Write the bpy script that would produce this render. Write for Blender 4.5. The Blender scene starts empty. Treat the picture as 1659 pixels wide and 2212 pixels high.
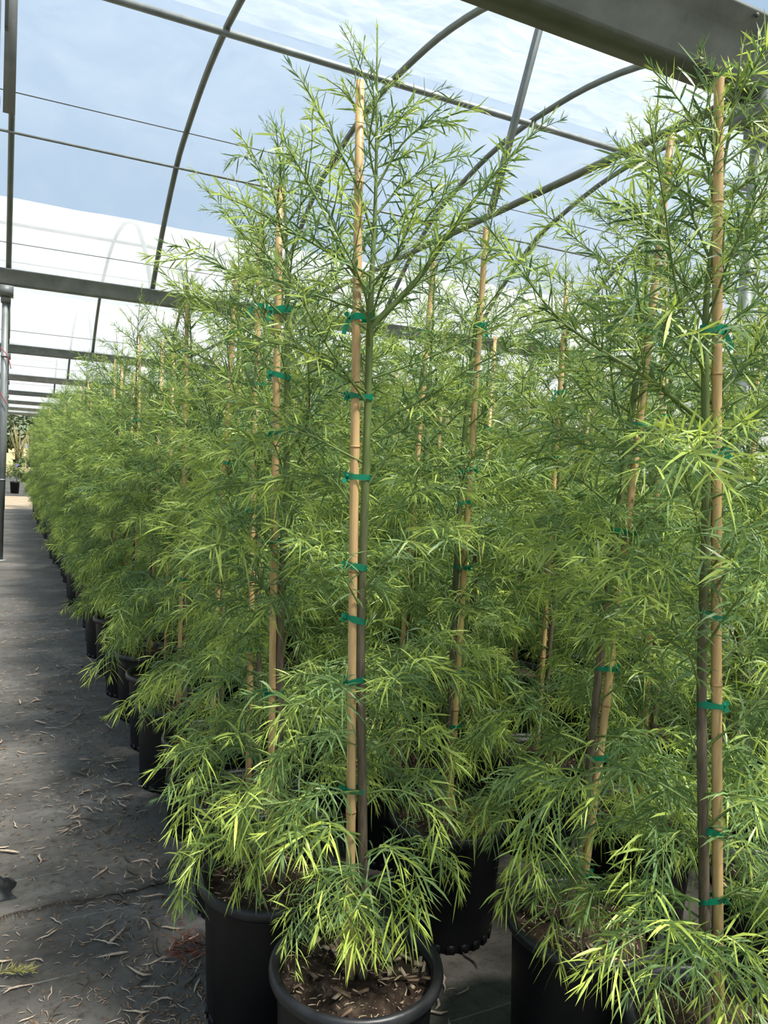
import bpy, math, random
import numpy as np
from mathutils import Matrix, Vector

# ------------------------------------------------------------------ camera, world, sun, exposure
SC = bpy.context.scene
COL = SC.collection
F, CX, CY, CAM_H = 1662.0, 829.5, 1106.0, 1.6925
R = np.array([[0.89702351, 0.0209614, 0.4414855],
              [-0.43864843, -0.08024385, 0.89506898],
              [0.0541884, -0.99655484, -0.06278593]])   # columns: camera right, down, forward
cam = bpy.data.cameras.new('camera')
cam.sensor_fit = 'HORIZONTAL'; cam.sensor_width = 36.0; cam.lens = 36.0 * F / 1659.0
cam.clip_start = 0.05; cam.clip_end = 2000
co = bpy.data.objects.new('camera', cam); COL.objects.link(co)
m = Matrix.Identity(4)
for i in range(3):
    m[i][0] = R[i][0]; m[i][1] = -R[i][1]; m[i][2] = -R[i][2]
m[2][3] = CAM_H
co.matrix_world = m
SC.camera = co

W = bpy.data.worlds.new('sky'); SC.world = W; W.use_nodes = True
nt = W.node_tree; nt.nodes.clear()
_o = nt.nodes.new('ShaderNodeOutputWorld'); _b = nt.nodes.new('ShaderNodeBackground')
_t = nt.nodes.new('ShaderNodeTexCoord'); _s = nt.nodes.new('ShaderNodeSeparateXYZ')
_n = nt.nodes.new('ShaderNodeTexNoise'); _n.inputs['Scale'].default_value = 2.2; _n.inputs['Detail'].default_value = 4
_mp = nt.nodes.new('ShaderNodeMapping'); _mp.inputs['Scale'].default_value = (1, 1, 2.5)
_m1 = nt.nodes.new('ShaderNodeMath'); _m1.operation = 'MULTIPLY_ADD'; _m1.inputs[1].default_value = 0.14; _m1.inputs[2].default_value = -0.07
_m2 = nt.nodes.new('ShaderNodeMath'); _m2.operation = 'ADD'
_r = nt.nodes.new('ShaderNodeValToRGB')
el = _r.color_ramp.elements
el[0].position = 0.0; el[0].color = (0.82, 0.81, 0.79, 1)
el[1].position = 1.0; el[1].color = (0.33, 0.50, 0.72, 1)
for p, c in ((0.12, (0.80, 0.80, 0.80, 1)), (0.26, (0.43, 0.585, 0.77, 1)), (0.50, (0.36, 0.525, 0.74, 1))):
    e = el.new(p); e.color = c
nt.links.new(_t.outputs['Generated'], _s.inputs[0]); nt.links.new(_t.outputs['Generated'], _mp.inputs[0])
nt.links.new(_mp.outputs[0], _n.inputs['Vector']); nt.links.new(_n.outputs['Fac'], _m1.inputs[0])
nt.links.new(_s.outputs['Z'], _m2.inputs[0]); nt.links.new(_m1.outputs[0], _m2.inputs[1])
nt.links.new(_m2.outputs[0], _r.inputs[0]); nt.links.new(_r.outputs[0], _b.inputs[0])
_b.inputs[1].default_value = 1.0
nt.links.new(_b.outputs[0], _o.inputs[0])

sl = bpy.data.lights.new('sun', 'SUN'); sl.energy = 10.4; sl.angle = math.radians(8); sl.color = (1.0, 0.95, 0.87)
so = bpy.data.objects.new('sun', sl); COL.objects.link(so)
so.rotation_euler = Vector((0.32, -0.58, 1.3)).to_track_quat('Z', 'Y').to_euler()

vs = SC.view_settings
vs.view_transform = 'Standard'; vs.look = 'None'; vs.gamma = 1.0; vs.use_curve_mapping = False; vs.exposure = 0.10
cy = SC.cycles
cy.max_bounces = 4; cy.diffuse_bounces = 3; cy.glossy_bounces = 1; cy.transmission_bounces = 3; cy.transparent_max_bounces = 8
cy.use_adaptive_sampling = True; cy.adaptive_threshold = 0.2; cy.caustics_reflective = False; cy.caustics_refractive = False

# ------------------------------------------------------------------ helpers
RNG = np.random.default_rng(11)
random.seed(5)
def rnd(a, b): return random.uniform(a, b)
def nrm(v):
    v = np.asarray(v, float); return v / (np.linalg.norm(v) + 1e-12)
def ray(px, py): return R @ np.array([(px - CX) / F, (py - CY) / F, 1.0])
EYE = np.array([0, 0, CAM_H])
def at_y(px, py, y): r = ray(px, py); return EYE + r * (y / r[1])
def at_z(px, py, z): r = ray(px, py); return EYE + r * ((z - CAM_H) / r[2])

MATS = {}
def mat(name, build):
    mm = bpy.data.materials.new(name); mm.use_nodes = True
    t = mm.node_tree; t.nodes.clear()
    out = t.nodes.new('ShaderNodeOutputMaterial')
    build(t, out); MATS[name] = mm; return mm
def N(t, kind, **kw):
    n = t.nodes.new('ShaderNode' + kind)
    for k, v in kw.items():
        if k in n.inputs: n.inputs[k].default_value = v
        else: setattr(n, k, v)
    return n
def L(t, a, b): t.links.new(a, b)
def ramp(t, stops):
    r = t.nodes.new('ShaderNodeValToRGB'); e = r.color_ramp.elements
    e[0].position, e[0].color = stops[0][0], (*stops[0][1], 1)
    e[1].position, e[1].color = stops[-1][0], (*stops[-1][1], 1)
    for p, c in stops[1:-1]:
        x = e.new(p); x.color = (*c, 1)
    return r
def simple(name, c0, c1, scale, rough, bump=0.0, bscale=None, metal=0.0, stretch=None, spec=0.5):
    def b(t, out):
        p = N(t, 'BsdfPrincipled', Roughness=rough, Metallic=metal); p.inputs['Specular IOR Level'].default_value = spec
        tc = N(t, 'TexCoord'); mp = N(t, 'Mapping')
        if stretch: mp.inputs['Scale'].default_value = stretch
        L(t, tc.outputs['Object'], mp.inputs[0])
        n = N(t, 'TexNoise', Scale=scale, Detail=5.0, Roughness=0.6); L(t, mp.outputs[0], n.inputs['Vector'])
        r = ramp(t, [(0.3, c0), (0.7, c1)]); L(t, n.outputs['Fac'], r.inputs[0]); L(t, r.outputs[0], p.inputs['Base Color'])
        if bump:
            n2 = N(t, 'TexNoise', Scale=bscale or scale * 4, Detail=4.0); L(t, mp.outputs[0], n2.inputs['Vector'])
            bp = N(t, 'Bump', Strength=bump, Distance=0.004); L(t, n2.outputs['Fac'], bp.inputs['Height']); L(t, bp.outputs[0], p.inputs['Normal'])
        L(t, p.outputs[0], out.inputs[0])
    return mat(name, b)

def leaf_mat(name, dark, mid, young, trans):
    def b(t, out):
        a = N(t, 'Attribute', attribute_name='lc'); s = N(t, 'SeparateColor'); L(t, a.outputs['Color'], s.inputs[0])
        r = ramp(t, [(0.0, dark), (1.0, mid)]); L(t, s.outputs[0], r.inputs[0])
        mx = N(t, 'Mix', data_type='RGBA'); L(t, s.outputs[1], mx.inputs[0]); L(t, r.outputs[0], mx.inputs[6]); mx.inputs[7].default_value = (*young, 1)
        p = N(t, 'BsdfPrincipled', Roughness=0.42); p.inputs['Specular IOR Level'].default_value = 0.35
        L(t, mx.outputs[2], p.inputs['Base Color'])
        hs = N(t, 'HueSaturation', Hue=0.495, Saturation=1.05, Value=1.35); L(t, mx.outputs[2], hs.inputs['Color'])
        tr = N(t, 'BsdfTranslucent'); L(t, hs.outputs[0], tr.inputs[0])
        ms = N(t, 'MixShader', Fac=trans); L(t, p.outputs[0], ms.inputs[1]); L(t, tr.outputs[0], ms.inputs[2]); L(t, ms.outputs[0], out.inputs[0])
    return mat(name, b)
leaf_mat('leaf', (0.078, 0.148, 0.056), (0.228, 0.350, 0.125), (0.53, 0.65, 0.125), 0.28)
simple('twig', (0.10, 0.16, 0.035), (0.16, 0.22, 0.06), 30, 0.6)
def trunk_b(t, out):
    p = N(t, 'BsdfPrincipled', Roughness=0.7); tc = N(t, 'TexCoord'); s = N(t, 'SeparateXYZ'); L(t, tc.outputs['Object'], s.inputs[0])
    mp = N(t, 'Mapping'); mp.inputs['Scale'].default_value = (60, 60, 8); L(t, tc.outputs['Object'], mp.inputs[0])
    n = N(t, 'TexNoise', Scale=2.0, Detail=4.0); L(t, mp.outputs[0], n.inputs['Vector'])
    r1 = ramp(t, [(0.3, (0.055, 0.042, 0.028)), (0.7, (0.16, 0.125, 0.085))]); L(t, n.outputs['Fac'], r1.inputs[0])
    r2 = ramp(t, [(0.3, (0.085, 0.13, 0.03)), (0.7, (0.14, 0.19, 0.06))]); L(t, n.outputs['Fac'], r2.inputs[0])
    mr = N(t, 'MapRange'); mr.inputs['From Min'].default_value = 1.2; mr.inputs['From Max'].default_value = 1.75; L(t, s.outputs['Z'], mr.inputs['Value'])
    mx = N(t, 'Mix', data_type='RGBA'); L(t, mr.outputs[0], mx.inputs[0]); L(t, r1.outputs[0], mx.inputs[6]); L(t, r2.outputs[0], mx.inputs[7])
    L(t, mx.outputs[2], p.inputs['Base Color']); L(t, p.outputs[0], out.inputs[0])
mat('trunk', trunk_b)
simple('bamboo', (0.50, 0.32, 0.14), (0.62, 0.43, 0.21), 4, 0.45, stretch=(40, 40, 1.2))
simple('bamboo_node', (0.30, 0.17, 0.07), (0.50, 0.33, 0.15), 40, 0.6)
simple('pot_black', (0.0035, 0.0038, 0.0045), (0.007, 0.0075, 0.0085), 6, 0.42, bump=0.08, bscale=90, spec=0.25)
simple('pot_rim', (0.007, 0.0075, 0.009), (0.022, 0.023, 0.025), 14, 0.40, bump=0.1, bscale=60, spec=0.4)
def soil_b(t, out):
    p = N(t, 'BsdfPrincipled', Roughness=0.95); p.inputs['Specular IOR Level'].default_value = 0.1
    tc = N(t, 'TexCoord'); n = N(t, 'TexNoise', Scale=22.0, Detail=8.0, Roughness=0.7); L(t, tc.outputs['Object'], n.inputs['Vector'])
    r = ramp(t, [(0.34, (0.012, 0.008, 0.006)), (0.55, (0.040, 0.028, 0.020)), (0.74, (0.13, 0.10, 0.07))]); L(t, n.outputs['Fac'], r.inputs[0])
    v = N(t, 'TexVoronoi', Scale=95.0); L(t, tc.outputs['Object'], v.inputs['Vector'])
    r2 = ramp(t, [(0.10, (1, 1, 1)), (0.17, (0, 0, 0))]); L(t, v.outputs['Distance'], r2.inputs[0])
    n3 = N(t, 'TexNoise', Scale=9.0); L(t, tc.outputs['Object'], n3.inputs['Vector'])
    mu = N(t, 'Math', operation='MULTIPLY'); L(t, r2.outputs[0], mu.inputs[0]); L(t, n3.outputs['Fac'], mu.inputs[1])
    mx = N(t, 'Mix', data_type='RGBA'); L(t, mu.outputs[0], mx.inputs[0]); L(t, r.outputs[0], mx.inputs[6]); mx.inputs[7].default_value = (0.42, 0.36, 0.28, 1)
    L(t, mx.outputs[2], p.inputs['Base Color'])
    bp = N(t, 'Bump', Strength=0.8, Distance=0.008); n4 = N(t, 'TexNoise', Scale=70.0, Detail=6.0); L(t, tc.outputs['Object'], n4.inputs['Vector'])
    L(t, n4.outputs['Fac'], bp.inputs['Height']); L(t, bp.outputs[0], p.inputs['Normal']); L(t, p.outputs[0], out.inputs[0])
mat('soil', soil_b)
simple('chip', (0.22, 0.16, 0.10), (0.42, 0.33, 0.22), 30, 0.85, stretch=(1, 4, 4))
simple('chip_dark', (0.10, 0.06, 0.035), (0.24, 0.16, 0.10), 30, 0.9)
simple('dry_leaf', (0.36, 0.26, 0.18), (0.62, 0.49, 0.37), 9, 0.85)
simple('dry_dark', (0.05, 0.04, 0.03), (0.13, 0.10, 0.075), 9, 0.9)
simple('dead_red', (0.22, 0.055, 0.03), (0.40, 0.13, 0.07), 9, 0.8)
simple('dead_yellow', (0.34, 0.32, 0.08), (0.50, 0.46, 0.16), 9, 0.8)
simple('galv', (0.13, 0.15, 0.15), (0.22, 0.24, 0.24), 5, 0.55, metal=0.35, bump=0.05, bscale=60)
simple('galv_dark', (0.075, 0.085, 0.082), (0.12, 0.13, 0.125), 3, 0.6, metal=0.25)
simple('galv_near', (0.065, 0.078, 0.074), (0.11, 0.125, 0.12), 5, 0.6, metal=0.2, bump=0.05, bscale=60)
simple('pipe', (0.10, 0.12, 0.105), (0.17, 0.185, 0.165), 4, 0.5, metal=0.3)
simple('wire_red', (0.30, 0.02, 0.02), (0.40, 0.03, 0.03), 4, 0.5)
simple('wire_white', (0.7, 0.7, 0.7), (0.8, 0.8, 0.8), 4, 0.5)
simple('flap', (0.14, 0.15, 0.15), (0.20, 0.21, 0.21), 8, 0.7)
def tie_b(t, out):
    p = N(t, 'BsdfPrincipled', Roughness=0.28); p.inputs['Base Color'].default_value = (0.0, 0.22, 0.13, 1)
    tr = N(t, 'BsdfTranslucent'); tr.inputs[0].default_value = (0.0, 0.50, 0.30, 1)
    ms = N(t, 'MixShader', Fac=0.35); L(t, p.outputs[0], ms.inputs[1]); L(t, tr.outputs[0], ms.inputs[2]); L(t, ms.outputs[0], out.inputs[0])
mat('tie', tie_b)
def film_b(lo, hi, sc_, strx, fres, tint=1.0):
    def b(t, out):
        tc = N(t, 'TexCoord'); mp = N(t, 'Mapping'); mp.inputs['Scale'].default_value = strx; L(t, tc.outputs['Object'], mp.inputs[0])
        n = N(t, 'TexNoise', Scale=sc_, Detail=6.0, Roughness=0.6, Distortion=0.8); L(t, mp.outputs[0], n.inputs['Vector'])
        mr = N(t, 'MapRange'); mr.inputs['From Min'].default_value = 0.4; mr.inputs['From Max'].default_value = 0.75
        mr.inputs['To Min'].default_value = lo; mr.inputs['To Max'].default_value = hi; L(t, n.outputs['Fac'], mr.inputs['Value'])
        lw = N(t, 'LayerWeight', Blend=0.5); pw = N(t, 'Math', operation='POWER'); pw.inputs[1].default_value = 2.5; L(t, lw.outputs['Facing'], pw.inputs[0])
        mu = N(t, 'Math', operation='MULTIPLY'); mu.inputs[1].default_value = fres; L(t, pw.outputs[0], mu.inputs[0])
        ad = N(t, 'Math', operation='ADD', use_clamp=True); L(t, mr.outputs[0], ad.inputs[0]); L(t, mu.outputs[0], ad.inputs[1])
        tp = N(t, 'BsdfTransparent'); tp.inputs[0].default_value = (0.97, 0.98, 0.985, 1)
        tl = N(t, 'BsdfTranslucent'); tl.inputs[0].default_value = (0.60 * tint, 0.635 * tint, 0.655 * tint, 1)
        df = N(t, 'BsdfDiffuse'); df.inputs[0].default_value = (0.72, 0.74, 0.75, 1)
        m1 = N(t, 'MixShader', Fac=0.35); L(t, tl.outputs[0], m1.inputs[1]); L(t, df.outputs[0], m1.inputs[2])
        m2 = N(t, 'MixShader'); L(t, ad.outputs[0], m2.inputs[0]); L(t, tp.outputs[0], m2.inputs[1]); L(t, m1.outputs[0], m2.inputs[2])
        L(t, m2.outputs[0], out.inputs[0])
    return b
mat('film', film_b(0.13, 0.24, 1.1, (1.0, 1.0, 1.0), 0.38))
mat('film_milky', film_b(0.45, 0.60, 1.1, (1.0, 1.0, 1.0), 0.5, 1.14))  # milkier copy of film: white glare on the farther roofs put into its opacity
mat('film_inner', film_b(0.05, 0.50, 1.5, (0.8, 2.4, 2.4), 0.28))
def fabric_b(t, out):
    p = N(t, 'BsdfPrincipled', Roughness=0.62); p.inputs['Specular IOR Level'].default_value = 0.35
    tc = N(t, 'TexCoord')
    n1 = N(t, 'TexNoise', Scale=1.3, Detail=9.0, Roughness=0.70); 
    mp = N(t, 'Mapping'); mp.inputs['Scale'].default_value = (0.8, 1.6, 1.0); L(t, tc.outputs['Object'], mp.inputs[0]); L(t, mp.outputs[0], n1.inputs['Vector'])
    r1 = ramp(t, [(0.30, (0.040, 0.034, 0.028)), (0.44, (0.098, 0.090, 0.076)), (0.57, (0.162, 0.150, 0.130)), (0.72, (0.30, 0.28, 0.245))]); L(t, n1.outputs['Fac'], r1.inputs[0])
    # dirt specks
    n2 = N(t, 'TexNoise', Scale=28.0, Detail=8.0, Roughness=0.75); L(t, tc.outputs['Object'], n2.inputs['Vector'])
    r2 = ramp(t, [(0.50, (0, 0, 0)), (0.68, (1, 1, 1))]); L(t, n2.outputs['Fac'], r2.inputs[0])
    m1 = N(t, 'Mix', data_type='RGBA'); L(t, r2.outputs[0], m1.inputs[0]); L(t, r1.outputs[0], m1.inputs[6]); m1.inputs[7].default_value = (0.055, 0.046, 0.038, 1)
    # woven-in marker threads every 0.32 m
    s = N(t, 'SeparateXYZ'); L(t, tc.outputs['Object'], s.inputs[0])
    nw = N(t, 'TexNoise', Scale=1.4); L(t, tc.outputs['Object'], nw.inputs['Vector'])
    a1 = N(t, 'Math', operation='MULTIPLY_ADD'); a1.inputs[1].default_value = 0.05; L(t, nw.outputs['Fac'], a1.inputs[0]); L(t, s.outputs['Y'], a1.inputs[2])
    a2 = N(t, 'Math', operation='PINGPONG'); a2.inputs[1].default_value = 0.16; L(t, a1.outputs[0], a2.inputs[0])
    a3 = N(t, 'Math', operation='LESS_THAN'); a3.inputs[1].default_value = 0.0026; L(t, a2.outputs[0], a3.inputs[0])
    n5 = N(t, 'TexNoise', Scale=3.0, Detail=3.0); L(t, tc.outputs['Object'], n5.inputs['Vector'])
    r5 = ramp(t, [(0.42, (0, 0, 0)), (0.62, (0.75, 0.75, 0.75))]); L(t, n5.outputs['Fac'], r5.inputs[0])
    a4 = N(t, 'Math', operation='MULTIPLY'); L(t, a3.outputs[0], a4.inputs[0]); L(t, r5.outputs[0], a4.inputs[1])
    m2 = N(t, 'Mix', data_type='RGBA'); L(t, a4.outputs[0], m2.inputs[0]); L(t, m1.outputs[2], m2.inputs[6]); m2.inputs[7].default_value = (0.30, 0.32, 0.31, 1)
    # weave
    w1 = N(t, 'TexWave', Scale=90.0, wave_type='BANDS', bands_direction='X'); w2 = N(t, 'TexWave', Scale=90.0, wave_type='BANDS', bands_direction='Y')
    L(t, tc.outputs['Object'], w1.inputs['Vector']); L(t, tc.outputs['Object'], w2.inputs['Vector'])
    wm = N(t, 'Math', operation='MULTIPLY'); L(t, w1.outputs['Fac'], wm.inputs[0]); L(t, w2.outputs['Fac'], wm.inputs[1])
    m3 = N(t, 'Mix', data_type='RGBA', blend_type='MULTIPLY'); m3.inputs[0].default_value = 0.25; L(t, m2.outputs[2], m3.inputs[6]); L(t, wm.outputs[0], m3.inputs[7])
    L(t, m3.outputs[2], p.inputs['Base Color'])
    bp = N(t, 'Bump', Strength=0.5, Distance=0.01); L(t, n2.outputs['Fac'], bp.inputs['Height']); L(t, bp.outputs[0], p.inputs['Normal'])
    L(t, p.outputs[0], out.inputs[0])
mat('fabric', fabric_b)
simple('gravel', (0.34, 0.26, 0.17), (0.50, 0.40, 0.27), 3, 0.95)
simple('field', (0.30, 0.24, 0.10), (0.42, 0.36, 0.17), 0.4, 0.95)
simple('hill', (0.10, 0.13, 0.11), (0.20, 0.22, 0.19), 0.05, 0.95)
simple('far_tree', (0.09, 0.13, 0.08), (0.20, 0.25, 0.15), 1.5, 0.9)
simple('shrub', (0.10, 0.15, 0.05), (0.22, 0.28, 0.10), 6, 0.8)
simple('cane_plant', (0.24, 0.20, 0.09), (0.36, 0.32, 0.16), 6, 0.8)
simple('flower', (0.22, 0.18, 0.60), (0.30, 0.25, 0.75), 6, 0.7)
simple('concrete', (0.40, 0.38, 0.35), (0.52, 0.50, 0.46), 6, 0.9)

def raw_mesh(name, V, loops, sizes, lc=None, smooth=False):
    me = bpy.data.meshes.new(name)
    V = np.asarray(V, np.float32).reshape(-1, 3); loops = np.asarray(loops, np.int32); sizes = np.asarray(sizes, np.int32)
    me.vertices.add(len(V)); me.vertices.foreach_set('co', V.ravel())
    me.loops.add(len(loops)); me.loops.foreach_set('vertex_index', loops)
    st = np.concatenate(([0], np.cumsum(sizes)[:-1])).astype(np.int32)
    me.polygons.add(len(sizes)); me.polygons.foreach_set('loop_start', st); me.polygons.foreach_set('loop_total', sizes)
    if smooth: me.polygons.foreach_set('use_smooth', np.ones(len(sizes), bool))
    me.update(calc_edges=True)
    if lc is not None:
        a = me.color_attributes.new('lc', 'FLOAT_COLOR', 'POINT')
        a.data.foreach_set('color', np.asarray(lc, np.float32).ravel())
    return me
class MB:
    """collects vertices and faces for one mesh"""
    def __init__(s): s.v = []; s.f = []
    def add(s, vs, fs):
        o = len(s.v); s.v += [tuple(float(c) for c in q) for q in vs]; s.f += [tuple(i + o for i in f) for f in fs]; return s
    def box(s, c, d, rot=None):
        c = np.array(c, float); d = np.array(d, float) / 2
        vs = [np.array([x, y, z]) * d for x in (-1, 1) for y in (-1, 1) for z in (-1, 1)]
        if rot is not None: vs = [rot @ q for q in vs]
        return s.add([c + q for q in vs], [(0, 1, 3, 2), (4, 6, 7, 5), (0, 4, 5, 1), (2, 3, 7, 6), (0, 2, 6, 4), (1, 5, 7, 3)])
    def tube(s, pts, radii, n=8, cap=True):
        pts = np.asarray(pts, float)
        if np.isscalar(radii): radii = [radii] * len(pts)
        T = np.gradient(pts, axis=0); T /= (np.linalg.norm(T, axis=1)[:, None] + 1e-12)
        ref = np.array([0, 0, 1.0]) if abs(T[0][2]) < 0.9 else np.array([1.0, 0, 0])
        vs = []
        u = nrm(np.cross(T[0], ref))
        for p, t, r in zip(pts, T, radii):
            u = nrm(u - t * u.dot(t)); w = np.cross(t, u)
            for k in range(n):
                a = 2 * math.pi * k / n; vs.append(p + r * (math.cos(a) * u + math.sin(a) * w))
        fs = []
        for i in range(len(pts) - 1):
            for k in range(n):
                k2 = (k + 1) % n; fs.append((i * n + k, i * n + k2, (i + 1) * n + k2, (i + 1) * n + k))
        if cap: fs.append(tuple(range(n))[::-1]); fs.append(tuple((len(pts) - 1) * n + k for k in range(n)))
        return s.add(vs, fs)
    def lathe(s, prof, n=40):
        vs = []
        for r, z in prof:
            for k in range(n):
                a = 2 * math.pi * k / n; vs.append((r * math.cos(a), r * math.sin(a), z))
        fs = []
        for i in range(len(prof) - 1):
            for k in range(n):
                k2 = (k + 1) % n; fs.append((i * n + k, i * n + k2, (i + 1) * n + k2, (i + 1) * n + k))
        return s.add(vs, fs)
    def extrude_x(s, prof, x0, x1, closed=True):
        n = len(prof); vs = [(x0, y, z) for y, z in prof] + [(x1, y, z) for y, z in prof]
        fs = [(i, (i + 1) % n, n + (i + 1) % n, n + i) for i in range(n if closed else n - 1)]
        if closed: fs += [tuple(range(n))[::-1], tuple(range(n, 2 * n))]
        return s.add(vs, fs)
    def mesh(s, name, smooth=False):
        loops = [i for f in s.f for i in f]
        return raw_mesh(name, s.v, loops, [len(f) for f in s.f], smooth=smooth)

def obj(name, me, material=None, parent=None, loc=None):
    o = bpy.data.objects.new(name, me); COL.objects.link(o)
    if material is not None and len(me.materials) == 0: me.materials.append(MATS[material])
    if parent is not None: o.parent = parent
    if loc is not None: o.location = loc
    return o
def tag(o, label, cat, group=None):
    o['label'] = label; o['category'] = cat
    if group: o['group'] = group
    return o
def struct(o, label=None, kind='structure'):
    o['kind'] = kind
    if label: o['label'] = label
    return o
def empty(name, loc):
    o = bpy.data.objects.new(name, None); COL.objects.link(o); o.location = loc; o.empty_display_size = 0.1; return o

# ------------------------------------------------------------------ ground
def grid(x0, x1, y0, y1, nx, ny, zf):
    xs = np.linspace(x0, x1, nx); ys = np.linspace(y0, y1, ny)
    vs = [(x, y, zf(x, y)) for y in ys for x in xs]
    fs = [(j * nx + i, j * nx + i + 1, (j + 1) * nx + i + 1, (j + 1) * nx + i) for j in range(ny - 1) for i in range(nx - 1)]
    return vs, fs
def gz(x, y): return 0.0
mb = MB().add(*grid(-12, 22, -8, 22, 2, 2, lambda x, y: 0.0))
struct(obj('floor', mb.mesh('floor'), 'fabric'), 'dark grey woven weed fabric covering the greenhouse floor')
mb = MB().add(*grid(-14, 26, 22, 27.4, 2, 2, lambda x, y: 0.0))
struct(obj('floor', mb.mesh('gravel_road'), 'gravel'), 'tan gravel road crossing beyond the far end of the aisle')
mb = MB().add(*grid(-16, 30, 27.4, 46, 2, 2, lambda x, y: 0.0))
struct(obj('floor', mb.mesh('far_fabric'), 'fabric'), 'grey weed fabric beyond the gravel road')
mb = MB().add(*grid(-300, 400, 46, 420, 2, 2, lambda x, y: 0.0)).add(*grid(-300, -16, -60, 46, 2, 2, lambda x, y: 0.0)).add(*grid(30, 400, -60, 46, 2, 2, lambda x, y: 0.0)).add(*grid(-16, 30, -60, -8, 2, 2, lambda x, y: 0.0)).add(*grid(-16, -14, -8, 27.4, 2, 2, lambda x, y: 0.0)).add(*grid(26, 30, -8, 27.4, 2, 2, lambda x, y: 0.0)).add(*grid(-14, -12, -8, 22, 2, 2, lambda x, y: 0.0)).add(*grid(22, 26, -8, 22, 2, 2, lambda x, y: 0.0))
struct(obj('floor', mb.mesh('field'), 'field'), 'dry golden field far behind the greenhouse')
xs = np.linspace(-260, 360, 60)
hv = []; hf = []
for i, x in enumerate(xs):
    h = 16 + 7 * math.sin(x * 0.021) + 4 * math.sin(x * 0.067 + 1)
    hv += [(x, 330, -1), (x, 352, h * 0.7), (x, 380, h), (x, 418, -1)]
for i in range(len(xs) - 1):
    for k in range(3): hf.append((4 * i + k, 4 * i + 4 + k, 4 * i + 5 + k, 4 * i + 1 + k))
struct(obj('floor', MB().add(hv, hf).mesh('hill', True), 'hill'), 'hazy wooded hill on the horizon')

# overlapping upper sheet of weed fabric with a frayed front edge
def sheet_z(x, y):
    e = 2.94 + 0.025 * math.sin(x * 3.1) + 0.012 * math.sin(x * 11)
    return 0.006 + 0.006 * math.exp(-((y - e) / 0.10) ** 2) + 0.005 * max(0, math.sin(x * 9 + y * 2)) * math.exp(-((y - e) / 0.3) ** 2)
nx, ny = 46, 24
vs = []
for j in range(ny):
    for i in range(nx):
        x = -1.6 + 2.35 * i / (nx - 1)
        e = 2.94 + 0.025 * math.sin(x * 3.1) + 0.012 * math.sin(x * 11) + 0.006 * math.sin(x * 37)
        y = e + (21.9 - e) * (j / (ny - 1)) ** 3
        vs.append((x, y, sheet_z(x, y) if j else 0.003))
fs = [(j * nx + i, j * nx + i + 1, (j + 1) * nx + i + 1, (j + 1) * nx + i) for j in range(ny - 1) for i in range(nx - 1)]
sheet = tag(obj('fabric_sheet', MB().add(vs, fs).mesh('fabric_sheet', True), 'fabric'), 'dark grey fabric sheet with frayed edge overlapping the aisle floor', 'fabric')
mb = MB()
for k in range(150):
    x = rnd(-0.02, 0.30) if k < 110 else rnd(-0.3, 0.6)
    e = 2.94 + 0.025 * math.sin(x * 3.1) + 0.012 * math.sin(x * 11)
    l = rnd(0.02, 0.055); dx = rnd(-0.012, 0.012)
    mb.add([(x, e + .01, .008), (x + .0022, e + .01, .008), (x + dx + .001, e - l, .003)], [(0, 1, 2)])
fr = obj('frayed_edge', mb.mesh('fray'), 'dry_dark', sheet); fr['kind'] = 'stuff'; fr['label'] = 'loose black threads along the torn edge'

# ------------------------------------------------------------------ greenhouse frame
YG, SPAN, ZG = 3.2, 9.08, 3.95
GX0, GX1 = -7.72, 19.3
prof = [(12.28, 4.10), (11.95, 4.45), (11.42, 4.92), (10.61, 5.47), (10.01, 5.70), (9.16, 5.93), (8.4, 6.04), (7.74, 6.06), (7.04, 5.99), (6.26, 5.78), (5.74, 5.57), (4.9, 5.12), (4.2, 4.66), (3.6, 4.22), (3.3, 4.0)]
prof = prof[:8] + [(2 * 7.74 - y, z) for y, z in prof[:7][::-1]]
def catmull(P, n):
    P = np.asarray(P, float); Q = np.vstack([2 * P[0] - P[1], P, 2 * P[-1] - P[-2]]); out = []
    k = len(P) - 1; u = np.linspace(0, k, n)
    for t in u:
        i = min(int(t), k - 1); s = t - i; a, b, c, d = Q[i:i + 4]
        out.append(0.5 * ((2 * b) + (c - a) * s + (2 * a - 5 * b + 4 * c - d) * s * s + (3 * b - a - 3 * c + d) * s ** 3))
    return np.array(out)
HP = catmull(prof, 40)                       # hoop profile of the house in view (y, z)
def hoop_z(y): return float(np.interp(y, HP[::-1, 0], HP[::-1, 1]))

def gutter(k, label):
    y = YG + SPAN * k
    p = [(-.085, -.06), (.085, -.06), (.085, -.035), (.15, .06), (.15, .19), (.20, .24), (.20, .26), (.13, .26), (.13, .07), (.07, -.02), (-.07, -.02), (-.13, .07), (-.13, .26), (-.20, .26), (-.20, .24), (-.15, .19), (-.15, .06), (-.085, -.035)]
    if k: p = [(a * .8, b * .62) for a, b in p]
    e = MB().extrude_x([(y + a, ZG + b) for a, b in p], GX0, GX1)
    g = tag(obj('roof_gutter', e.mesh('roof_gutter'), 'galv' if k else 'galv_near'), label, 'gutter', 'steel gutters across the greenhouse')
    if k == 0:
        b = MB()
        for x in np.arange(1.0, 6, 0.42):
            for s in (-.2,): b.tube([(x, y + s - .012, ZG + .22), (x, y + s + .004, ZG + .22)], .011, 6)
        obj('bolt', b.mesh('bolts'), 'galv_dark', g)['kind'] = 'stuff'
    return g
GL = ['massive dark steel gutter overhead at the upper right', 'grey steel gutter crossing the view behind the tree tops', 'second steel gutter away, seen above the far left trees',
      'third steel gutter away down the aisle', 'fourth steel gutter away down the aisle', 'fifth steel gutter away down the aisle', 'sixth steel gutter away, small above the aisle', 'most distant steel gutter, lowest above the aisle end']
for k in range(8): gutter(k, GL[k])

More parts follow.
